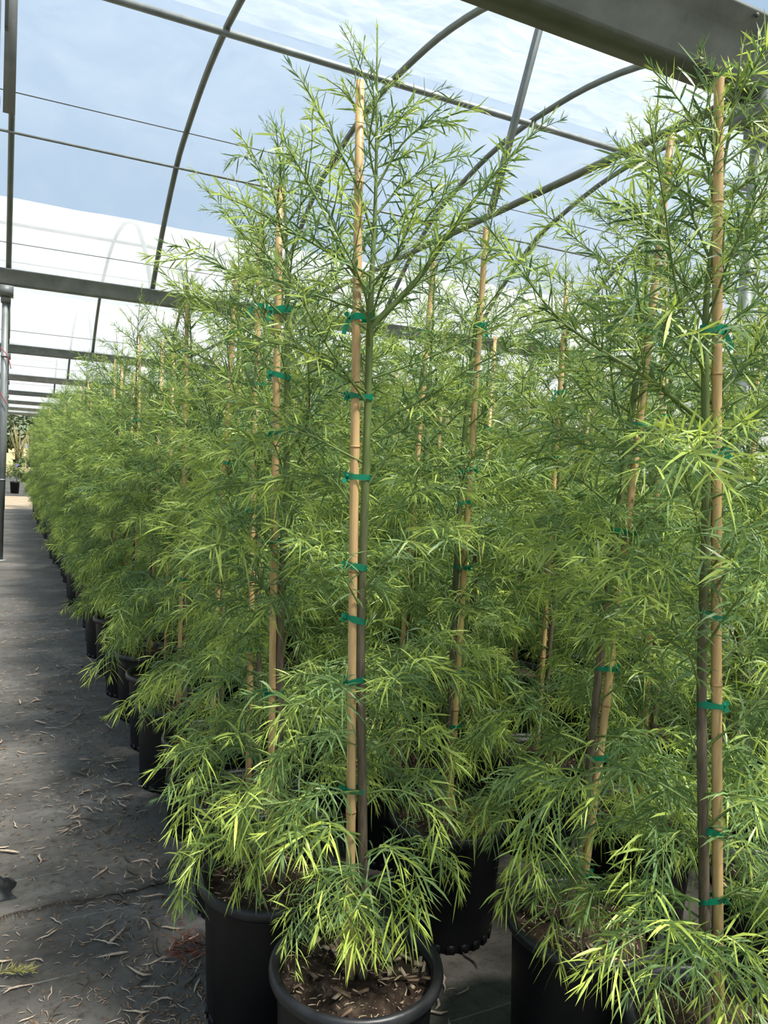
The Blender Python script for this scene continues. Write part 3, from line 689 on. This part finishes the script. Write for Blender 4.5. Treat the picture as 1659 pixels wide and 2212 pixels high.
hero_traced = [
    ([(797, 712), (900, 605), (980, 492), (1080, 362), (1190, 250)], (0, -.05, -.08, -.10, -.12), up(nsub=9, sublen=.15, r0=.0085, gap=.0065, leaf=.064, tone=.12)),
    ([(797, 735), (870, 640), (960, 580), (1075, 545)], (0, .03, .05, .08), up(nsub=6)),
    ([(797, 640), (745, 560), (690, 440), (590, 262)], (0, -.04, -.06, -.05), up(nsub=8, sublen=.15, r0=.0045)),
    ([(800, 520), (770, 400), (720, 300), (655, 180)], (0, -.03, -.03, -.02), up(nsub=6)),
    ([(803, 410), (870, 310), (930, 265), (1018, 236)], (0, -.04, -.06, -.08), up(nsub=6)),
    ([(803, 470), (880, 390), (960, 345), (1010, 330)], (0, .06, .10, .12), up(nsub=5)),
    ([(806, 330), (840, 255), (900, 225), (935, 215)], (0, .02, .03, .03), up(nsub=3, sublen=.09)),
    ([(806, 300), (770, 230), (740, 195), (705, 170)], (0, .03, .05, .06), up(nsub=3, sublen=.08)),
    ([(797, 600), (700, 540), (600, 480), (500, 430)], (0, -.08, -.14, -.18), up(nsub=6)),
    ([(795, 680), (690, 640), (580, 600), (500, 590)], (0, .05, .10, .12), up(nsub=6)),
    ([(797, 560), (850, 490), (930, 430), (1030, 400)], (0, .08, .14, .2), up(nsub=6)),
    ([(795, 700), (830, 600), (870, 520), (905, 430)], (0, -.10, -.16, -.2), up(nsub=6)),
    ([(790, 850), (720, 800), (640, 750), (560, 740)], (0, -.06, -.10, -.12), up(nsub=6, leaf=.066)),
    ([(788, 945), (860, 890), (940, 850), (1010, 790)], (0, -.05, -.09, -.12), up(nsub=6, leaf=.066)),
    ([(760, 1705), (690, 1718), (600, 1735), (480, 1745)], (0, -.08, -.12, -.10), lw(nsub=5)),
    ([(768, 1712), (850, 1705), (920, 1730), (985, 1775)], (0, -.06, -.08, -.08), lw()),
    ([(775, 1625), (850, 1600), (920, 1600), (985, 1625)], (0, -.05, -.06, -.05), lw()),
    ([(770, 1500), (860, 1480), (930, 1440), (985, 1450)], (0, -.05, -.06, -.05), lw()),
    ([(765, 1800), (700, 1790), (640, 1810), (600, 1850)], (0, -.08, -.14, -.15), lw()),
    ([(768, 1840), (840, 1830), (890, 1870), (910, 1960)], (0, -.10, -.14, -.15), lw()),
    ([(768, 1900), (800, 1905), (850, 1940), (900, 1990)], (0, -.08, -.13, -.15), lw(nsub=3, sublen=.08)),
    ([(766, 1890), (740, 1890), (705, 1930), (690, 2000)], (0, -.08, -.14, -.15), lw(nsub=3, sublen=.08)),
    ([(768, 1940), (770, 1945), (772, 1990), (765, 2060)], (0, -.07, -.12, -.13), lw(nsub=4, sublen=.08)),
    ([(768, 1930), (790, 1950), (810, 2000), (815, 2055)], (0, -.06, -.10, -.11), lw(nsub=3, sublen=.08)),
    ([(768, 1920), (755, 1930), (738, 1980), (740, 2030)], (0, -.05, -.08, -.10), lw(nsub=3, sublen=.08)),
]
near_tree((.825, 1.69), (778, 175), (815, 62), 'foremost staked fern pine, tallest at centre, with a long branch reaching right', ties=(687, 857, 1030, 1220, 1333, 1468, 1700), seed=1, traced=hero_traced, base_off=(-.015, 0), dens=.72, skip=lambda p: p[2] > 1.95 and p[0] != 'top' and p[1] % 3, reach=.85, z0=.66, chips=60, clear=(.6, 1.9, .55))
near_tree((.755, 2.17), (605, 400), (608, 245), 'staked fern pine left of the foremost one, its tall black pot beside the aisle', ties=(672, 810, 935, 1170, 1495), seed=2, clear=(.6, 1.1, .6), chips=18, traced=[
    ([(604, 690), (530, 610), (440, 560), (335, 566)], (0, -.03, -.05, -.05), up(nsub=7)),
    ([(604, 640), (560, 520), (510, 440), (452, 412)], (0, 0, .02, .03), up(nsub=6)),
    ([(606, 480), (570, 380), (530, 335), (500, 350)], (0, .02, .03, .03), up(nsub=5)),
    ([(604, 720), (690, 640), (750, 560), (800, 520)], (0, .05, .1, .12), up(nsub=5)),
    ([(578, 1640), (500, 1610), (400, 1620), (335, 1660)], (0, -.1, -.16, -.18), lw(nsub=6, sublen=.16)),
    ([(578, 1720), (500, 1700), (420, 1720), (372, 1790)], (0, -.1, -.18, -.2), lw(nsub=6, sublen=.16)),
    ([(580, 1790), (520, 1790), (450, 1830), (400, 1890)], (0, -.1, -.18, -.2), lw(nsub=5, sublen=.12)),
    ([(580, 1790), (560, 1800), (530, 1850), (510, 1930)], (0, -.12, -.2, -.22), lw(nsub=4, sublen=.10)),
    ([(580, 1740), (610, 1740), (650, 1780), (690, 1830)], (0, -.1, -.17, -.2), lw(nsub=4, sublen=.10)),
])
near_tree((1.486, 2.34), (1050, 490), (1075, 395), 'staked fern pine behind the foremost one, black pot showing at its right', ties=(705, 1015, 1085, 1225, 1450, 1560), seed=3, trunk_side=(-.022, .011), chips=10, dens=.9)
near_tree((1.51, 1.63), (1450, 290), (1425, 170), 'staked fern pine with a strongly leaning cane in the pot right of centre', ties=(725, 925, 1150, 1240, 1430, 1610, 1840), seed=4, trunk_side=(-.024, .012), base_off=(-.02, 0), dens=1.05, clear=(.6, 1.15, .6), chips=14, traced=[
    ([(1290, 1880), (1220, 1850), (1140, 1880), (1085, 1960)], (0, -.08, -.13, -.12), lw(nsub=5)),
    ([(1290, 1860), (1240, 1890), (1200, 1960), (1180, 2040)], (0, -.12, -.2, -.2), lw(nsub=5)),
    ([(1300, 1750), (1230, 1690), (1150, 1660), (1080, 1690)], (0, -.08, -.12, -.12), lw(nsub=5)),
])
near_tree((1.53, 1.17), (1553, 170), (1605, 95), 'rightmost staked fern pine in front, its thick cane beside a bare brown trunk', ties=(712, 975, 1335, 1525, 1800, 1940), seed=5, trunk_side=(-.025, .012), dens=.95, reach=.95, z0=.62, clear=(.5, 1.2, .75), chips=14, traced=[
    ([(1535, 915), (1396, 815), (1300, 757), (1200, 680), (1130, 590), (1052, 485)], (0, .05, .10, .14, .16, .16), up(nsub=11, sublen=.16, r0=.006, leaf=.070)),
    ([(1548, 480), (1530, 370), (1490, 250), (1412, 152)], (0, .02, .03, .04), up(nsub=6, leaf=.074)),
    ([(1550, 560), (1480, 440), (1400, 350), (1290, 360)], (0, .1, .18, .22), up(nsub=7, leaf=.078, lwid=.072)),
    ([(1550, 700), (1470, 600), (1400, 480), (1310, 430)], (0, .05, .08, .1), up(nsub=8, leaf=.078, lwid=.072)),
    ([(1550, 620), (1600, 500), (1640, 380), (1670, 250)], (0, .02, .03, .03), up(nsub=7, leaf=.078, lwid=.072)),
    ([(1555, 300), (1590, 220), (1625, 150), (1645, 85)], (0, 0, .0, .0), up(nsub=6, sublen=.12, young=1.0, leaf=.078)),
    ([(1540, 880), (1600, 800), (1660, 700), (1720, 600)], (0, .04, .05, .05), up(nsub=8, leaf=.078, lwid=.072)),
    ([(1540, 800), (1480, 740), (1420, 690), (1330, 650)], (0, -.05, -.08, -.1), up(nsub=7, leaf=.078, lwid=.072)),
    ([(1530, 1000), (1500, 960), (1480, 930), (1440, 940)], (0, -.05, -.08, -.08), up(nsub=4, young=1.0, leaf=.075)),
    ([(1530, 2040), (1440, 2000), (1350, 2040), (1265, 2120)], (0, -.05, -.06, -.05), lw(nsub=5)),
    ([(1530, 2040), (1470, 2050), (1420, 2120), (1400, 2200)], (0, -.07, -.1, -.1), lw(nsub=5)),
    ([(1530, 1960), (1450, 1930), (1380, 1960), (1330, 2040)], (0, .03, .05, .05), lw(nsub=5)),
    ([(1535, 1960), (1600, 1930), (1660, 1960), (1700, 2040)], (0, -.03, -.05, -.05), lw(nsub=5)),
    ([(1535, 1800), (1590, 1740), (1640, 1740), (1690, 1800)], (0, -.03, -.05, -.05), lw(nsub=5)),
    ([(1535, 2050), (1545, 2060), (1560, 2120), (1540, 2200)], (0, -.08, -.13, -.14), lw(nsub=5)),
    ([(1535, 2030), (1580, 2040), (1630, 2090), (1650, 2170)], (0, -.07, -.11, -.12), lw(nsub=5)),
    ([(1535, 1880), (1590, 1850), (1630, 1880), (1660, 1950)], (0, .02, .02, .0), lw(nsub=5)),
    ([(1535, 1850), (1480, 1800), (1430, 1810), (1400, 1880)], (0, .04, .06, .06), lw(nsub=5)),
])
EDGE = 'fern pines in the edge row beside the aisle'
near_tree((.85, 2.75), (562, 480), (566, 380), 'staked fern pine third along the aisle edge, mostly hidden behind the second tree', ties=(660, 830, 1100, 1400), seed=6, group=EDGE)
near_tree((.86, 3.38), (510, 597), (515, 500), 'staked fern pine fourth along the aisle edge, its pot rim lowest behind drooping sprays', ties=(720, 1000, 1300), seed=7, group=EDGE, traced=[
    ([(470, 1440), (420, 1420), (300, 1500), (235, 1545)], (0, -.1, -.15, -.15), lw(nsub=5)),
])
near_tree((.82, 3.92), (405, 620), (402, 560), 'staked fern pine fifth along the aisle edge, its pot soil in view', ties=(760, 1000, 1250), seed=8, group=EDGE, traced=[
    ([(395, 1340), (330, 1330), (250, 1390), (190, 1470)], (0, -.1, -.15, -.15), lw(nsub=6)),
])
SECOND = 'fern pines in the second row of the block'
near_tree((1.54, 2.90), (937, 550), (940, 470), 'staked fern pine second row, between the centre tree and the leaning cane, further back', ties=(720, 900, 1150), seed=9, group=SECOND)
near_tree((1.55, 3.46), (800, 622), (804, 560), 'staked fern pine second row, its cane top just right of the foremost cane', ties=(760, 950), seed=10, group=SECOND)
near_tree((2.20, 2.75), (1225, 610), (1222, 540), 'staked fern pine third row, cane seen left of the leaning cane', ties=(850, 990), seed=11, group='fern pines in the third row of the block')
near_tree((2.25, 1.55), (1700, 430), (1705, 330), 'staked fern pine third row at the right edge, rim showing behind the thick cane', ties=(800,), seed=12, group='fern pines in the third row of the block')
near_tree((2.22, 2.13), (1440, 545), (1445, 470), 'staked fern pine third row, hidden behind the leaning cane', ties=(900,), seed=13, group='fern pines in the third row of the block')

# farther trees: whole-tree variants that share their meshes
VAR = []
def variant(seed):
    H = 2.50 + .10 * (seed % 3 - 1)
    Vs, Cs, WV, WF = [], [], [], []; off = 0
    base = np.array([0, 0, .36]); r = random.Random(seed); top = np.array([r.uniform(-.03, .03), r.uniform(-.03, .03), H - .13]); ts = np.array([.022, -.008, 0])
    TP = resample([base + ts, base * .5 + top * .5 + ts * 1.2, top * .97 + ts, top + UP * .27], .06)
    for p in tree_plan(H + .08, seed + 100, .66, 1.05):
        e = LIB[p[0]][p[1]]; o = np.array([np.interp(p[2], TP[:, 2], TP[:, k]) for k in range(3)]); M = np.array(plan_matrix(p, o))
        Vs.append(e['V'] @ M[:3, :3].T + M[:3, 3]); Cs.append(e['lc'])
        WV.append(e['wv'] @ M[:3, :3].T + M[:3, 3]); WF += [tuple(i + off for i in f) for f in e['wf']]; off += len(e['wv'])
    LV, WD = Leaves(), MB(); shoot(LV, WD, resample(TP[TP[:, 2] > H - .4]), .0028, .001, .05, .010, .95, (52, 18), .05, .8, t0=.02, tone=.45)
    v, c = LV.arrays(); Vs.append(v); Cs.append(c)
    leaf = leaves_mesh('foliage', np.concatenate(Vs), np.concatenate(Cs))
    WV = np.concatenate(WV); wood = raw_mesh('branches', WV, [i for f in WF for i in f], [len(f) for f in WF]); wood.materials.append(MATS['twig'])
    tm = MB().tube(TP, [float(np.interp(p_[2] / H, [.15, .5, .74, .85, 1.0], [.0130, .0110, .0085, .0045, .0016])) for p_ in TP], 7).mesh('trunk', True); tm.materials.append(MATS['trunk'])
    sb = MB().tube([base, base * .6 + top * .4, top], [.0115, .0105, .009], 8).mesh('stake', True); sb.materials.append(MATS['bamboo'])
    tb = MB()
    for z in (.8, 1.2, 1.55, 1.9):
        f = (z - .36) / (top[2] - .36); c_ = base + (top - base) * f + ts * .5; tb.tube([c_ - UP * .01, c_ + UP * .01], .027, 8, cap=False)
    tm2 = tb.mesh('ties'); tm2.materials.append(MATS['tie'])
    VAR.append((leaf, wood, tm, sb, tm2))
for s in range(7): variant(s)
def far_tree(x, y, k, label, group):
    v = VAR[k % len(VAR)]; t = empty('potted_tree', (x, y, 0)); tag(t, label, 'potted tree', group); t.rotation_euler.z = rnd(0, 6.28); s = rnd(.94, 1.05); t.scale = (1, 1, 1)
    po = obj('pot', POT, None, t); obj('rim', RIM, None, po); obj('soil', SOIL[k % 4], None, t)
    w = obj('trunk', v[2], None, t); w.scale = (1, 1, s)
    st = obj('stake', v[3], None, t); ti = obj('tie', v[4], None, t); ti['kind'] = 'stuff'
    b = obj('branches', v[1], None, t); b.scale = (1, 1, s); b['kind'] = 'stuff'
    l = obj('leaves', v[0], None, b); l['kind'] = 'stuff'
    return t
n_ = 0
ORD = ['sixth', 'seventh', 'eighth', 'ninth', 'tenth']
y = 4.46; i = 0
while y < 22.2:
    far_tree(.82 + rnd(-.04, .04), y, n_, ('staked fern pine %s along the aisle edge' % ORD[i]) if i < 5 else 'staked fern pine in the far stretch of the row along the aisle', EDGE if i < 5 else 'distant fern pines along the aisle'); n_ += 1; i += 1
    y += rnd(.50, .58)
ROW = ['second', 'third', 'fourth', 'fifth', 'sixth', 'seventh', 'eighth']
for ci, (cx_, y0, y1) in enumerate(((1.53, 4.02, 22), (2.24, 3.32, 13), (2.94, 1.75, 10), (3.64, 1.9, 8), (4.34, 2.2, 7), )):
    y = y0
    while y < y1:
        if abs(cx_ - 3.86) < .5 and abs(y - 3.2) < .38: y += .2; continue
        far_tree(cx_ + rnd(-.05, .05), y, n_, 'staked fern pine in the %s row from the aisle, behind the front trees' % ROW[ci], 'fern pines in the %s row of the block' % ROW[ci]); n_ += 1
        y += rnd(.50, .58) if cx_ < 3 else rnd(.55, .68)

# ------------------------------------------------------------------ litter on the aisle floor
def litter_mesh(seed, m):
    r = random.Random(seed); P = [np.array([-.5, 0, .1])]
    a = r.uniform(-.3, .3)
    for k in range(4):
        a += r.uniform(-.7, .7); P.append(P[-1] + np.array([math.cos(a), math.sin(a), r.uniform(-.08, .10)]) * .25)
    P = np.array(P); P[:, 2] = np.abs(P[:, 2]) * .25 + .02
    b = MB(); w = r.uniform(.034, .070)
    b.tube(P, [w * .3, w, w * .9, w * .6, w * .12], 4); me = b.mesh('dry_leaf'); me.materials.append(MATS[m]); return me
LIT = [litter_mesh(k, 'dry_leaf' if k % 4 else 'dry_dark') for k in range(14)]
def litter(x, y, l, z=.008):
    o = bpy.data.objects.new('dry_leaf', LIT[random.randrange(14)]); COL.objects.link(o); o.location = (x, y, z); o.rotation_euler.z = rnd(0, 6.28); o.scale = (l, l, l * .8)
    tag(o, 'dry curled tan leaf fallen on the dark fabric floor', 'dry leaf', 'dry leaves littering the aisle floor')
for cx_, cy_, n, sp in ((.42, 3.75, 22, .10), (.50, 4.1, 18, .10), (.30, 3.55, 12, .08), (.2, 4.6, 12, .15), (.45, 5.0, 14, .12), (.1, 5.3, 10, .15), (.35, 6.2, 12, .15), (.3, 7.2, 10, .2), (.32, 2.85, 20, .12), (.5, 2.6, 16, .10), (.25, 2.5, 12, .12), (.55, 2.42, 8, .08), (.1, 3.3, 8, .12), (.55, 3.1, 12, .08), (1.25, 1.9, 12, .10), (.5, 2.25, 8, .1)):
    for _ in range(n): litter(cx_ + random.gauss(0, sp), cy_ + random.gauss(0, sp * 1.2), rnd(.035, .115), .013 if cy_ > 2.95 else .004)
for _ in range(50): litter(rnd(-.1, .62), rnd(2.2, 7.5), rnd(.02, .08), .010)
mb = MB()
for _ in range(900):
    y = 2.2 + 7 * random.random() ** 1.6; x = rnd(-.3, .62) if random.random() < .5 else .5 - abs(random.gauss(0, .22)); a = rnd(0, 6.28); l = rnd(.012, .05)
    c = np.array([x, y, .014 if y > 2.93 else .004]); d = np.array([math.cos(a), math.sin(a), 0]) * l; q = np.array([-d[1], d[0], 0]) * rnd(-.4, .4)
    mb.tube([c, c + d * .5 + q + UP * .003, c + d], [.0006, .0016, .0005], 3, cap=False)
lt = obj('leaf_litter', mb.mesh('leaf_litter'), 'dry_leaf'); lt['kind'] = 'stuff'; tag(lt, 'fine dry twigs and needle scraps strewn along the aisle floor', 'debris')
mb = MB()
for _ in range(3600):
    y = 2.1 + 9 * random.random() ** 2; x = rnd(-.5, .85) if random.random() < .6 else .62 - abs(random.gauss(0, .16)); s = rnd(.0015, .006)
    a = rnd(0, 6.28); d = np.array([math.cos(a), math.sin(a), 0]) * s * rnd(1, 3); q = np.array([-d[1], d[0], 0]) * .4; c = np.array([x, y, .012 if y > 2.93 else .002])
    mb.add([c - d, c + q, c + d, c - q, c + UP * s], [(0, 1, 4), (1, 2, 4), (2, 3, 4), (3, 0, 4)])
cr = obj('crumbs', mb.mesh('crumbs'), 'chip_dark'); cr['kind'] = 'stuff'; tag(cr, 'dark crumbs of soil and bark strewn over the fabric floor', 'debris')
# reddish dead sprig against the pot, yellow cut sprig, crumpled black fabric
b = MB()
for k in range(46):
    c = np.array([.60 + rnd(-.05, .05), 2.50 + rnd(-.06, .06), .006 + rnd(0, .03)]); a = rnd(0, 6.28); d = np.array([math.cos(a), math.sin(a), rnd(-.2, .5)]) * rnd(.03, .07)
    b.tube([c, c + d * .5 + UP * .005, c + d], [.0016, .0022, .0006], 3)
tag(obj('dead_sprig', b.mesh('dead_sprig'), 'dead_red'), 'reddish dead sprig of leaves on the floor against the black pot', 'dead sprig')
b = MB(); p0 = at_z(0, 2105, .01); ax = np.array([.9, -.3, 0])
b.tube([p0 - ax * .05, p0 + ax * .10 + UP * .01], [.002, .001], 5)
for k in range(60):
    t = random.random(); c = p0 + ax * (t * .1) + UP * .008; d = nrm(ax * rnd(.2, 1) + np.array([rnd(-.3, .3), rnd(-1, 1), rnd(0, .7)])) * rnd(.02, .045); b.tube([c, c + d * .5, c + d], [.0010, .0016, .0004], 3)
tag(obj('cut_sprig', b.mesh('cut_sprig'), 'dead_yellow'), 'yellowing cut sprig of needle leaves lying at the lower left', 'cut sprig')
c0 = at_z(-8, 1930, 0); vs = []
for j in range(12):
    for i in range(12):
        u, v = i / 11 - .5, j / 11 - .5
        vs.append((c0[0] + u * .12 + .01 * math.sin(9 * v), c0[1] + v * .16, .012 + .05 * max(0, 1 - (u * 2) ** 2 - (v * 2) ** 2) * (.5 + .5 * abs(math.sin(14 * u + 5 * v) * math.cos(11 * v)))))
fs = [(j * 12 + i, j * 12 + i + 1, (j + 1) * 12 + i + 1, (j + 1) * 12 + i) for j in range(11) for i in range(11)]
tag(obj('crumpled_plastic', MB().add(vs, fs).mesh('crumpled_plastic'), 'pot_rim'), 'crumpled black plastic scrap at the left edge of the floor', 'scrap')

# ------------------------------------------------------------------ far background seen down the aisle
def far_pot(x, y, h, r, label, kind):
    t = empty('potted_shrub', (x, y, 0)); tag(t, label, 'potted plant')
    po = obj('pot', MB().lathe([(0, 0), (r * .85, 0), (r, h), (r * 1.08, h), (r * 1.08, h + .04), (r * .95, h + .04), (r * .9, h - .03), (0, h - .03)], 16).mesh('pot', True), 'pot_rim', t)
    LVb = MB()
    if kind == 'cane':
        for _ in range(26):
            a = rnd(0, 6.28); e = np.array([rnd(-.7, .7), rnd(-.5, .5), rnd(1.6, 3.2)]); LVb.tube([(r * .5 * math.cos(a), r * .5 * math.sin(a), h - .02), e * .5 + np.array([0, 0, h * .5]), e], [.03, .025, .012], 4)
        obj('canes', LVb.mesh('canes'), 'cane_plant', t)['kind'] = 'stuff'
    else:
        for _ in range(240):
            d = nrm(RNG.normal(0, 1, 3)); c = np.array([0, 0, h + kind * .5]) + d * rnd(.1, .5) * kind; c[2] = max(c[2], h); e = nrm(RNG.normal(0, 1, 3)) * .09; f = nrm(np.cross(e, d)) * .022
            LVb.add([c - e, c + f, c + e, c - f], [(0, 1, 2, 3)])
        obj('foliage', LVb.mesh('foliage'), 'shrub', t)['kind'] = 'stuff'
    return t
far_pot(.75, 62, .5, .35, 'tall bare canes in a black pot beyond the gravel road', 'cane')
far_pot(1.7, 63, .5, .35, 'bare canes in a black pot right of the taller ones far away', 'cane')
sh = far_pot(.27, 29, .36, .15, 'dark pot with a small blue flowering plant just right of the column', .75)
b = MB(); b.add(*[[(.02, -.3, .92), (.07, -.3, .93), (.09, -.31, .98), (.05, -.3, 1.01), (.0, -.31, .97)], [(0, 1, 2, 3, 4)]]); obj('blossom', b.mesh('blossom'), 'flower', sh)
far_pot(.75, 38, .35, .2, 'bushy green plant in a dark pot at the end of the aisle', 1.2)
far_pot(1.3, 40, .35, .2, 'second bushy green plant by the end of the aisle', 1.3)
for k, (x, y, s) in enumerate([(0, 150, 7), (6, 158, 8.5), (13, 150, 7), (20, 162, 9), (28, 155, 8), (40, 165, 13), (55, 160, 12), (70, 170, 14), (-8, 155, 10), (95, 175, 13), (120, 170, 14)]):
    t = empty('distant_tree', (x, y, 0)); tag(t, ['dark green tree far beyond the aisle end, nearest the column', 'taller dark tree far beyond the aisle end'][k] if k < 2 else 'dark tree in the distant line beyond the field', 'tree', 'trees in the distance')
    obj('trunk', MB().tube([(0, 0, 0), (0, 0, s * .5)], [.3, .2], 6).mesh('trunk'), 'trunk', t)
    LVb = MB()
    for _ in range(1500):
        d = nrm(RNG.normal(0, 1, 3)); c = np.array([0, 0, s * .55]) + d * np.array([s * .5, s * .4, s * .45]) * rnd(.6, 1); e = nrm(RNG.normal(0, 1, 3)) * rnd(.25, .6); f = nrm(np.cross(e, RNG.normal(0, 1, 3))) * rnd(.2, .4)
        LVb.add([c - e, c + f, c + e, c - f], [(0, 1, 2, 3)])
    obj('crown', LVb.mesh('crown'), 'far_tree', t)['kind'] = 'stuff'
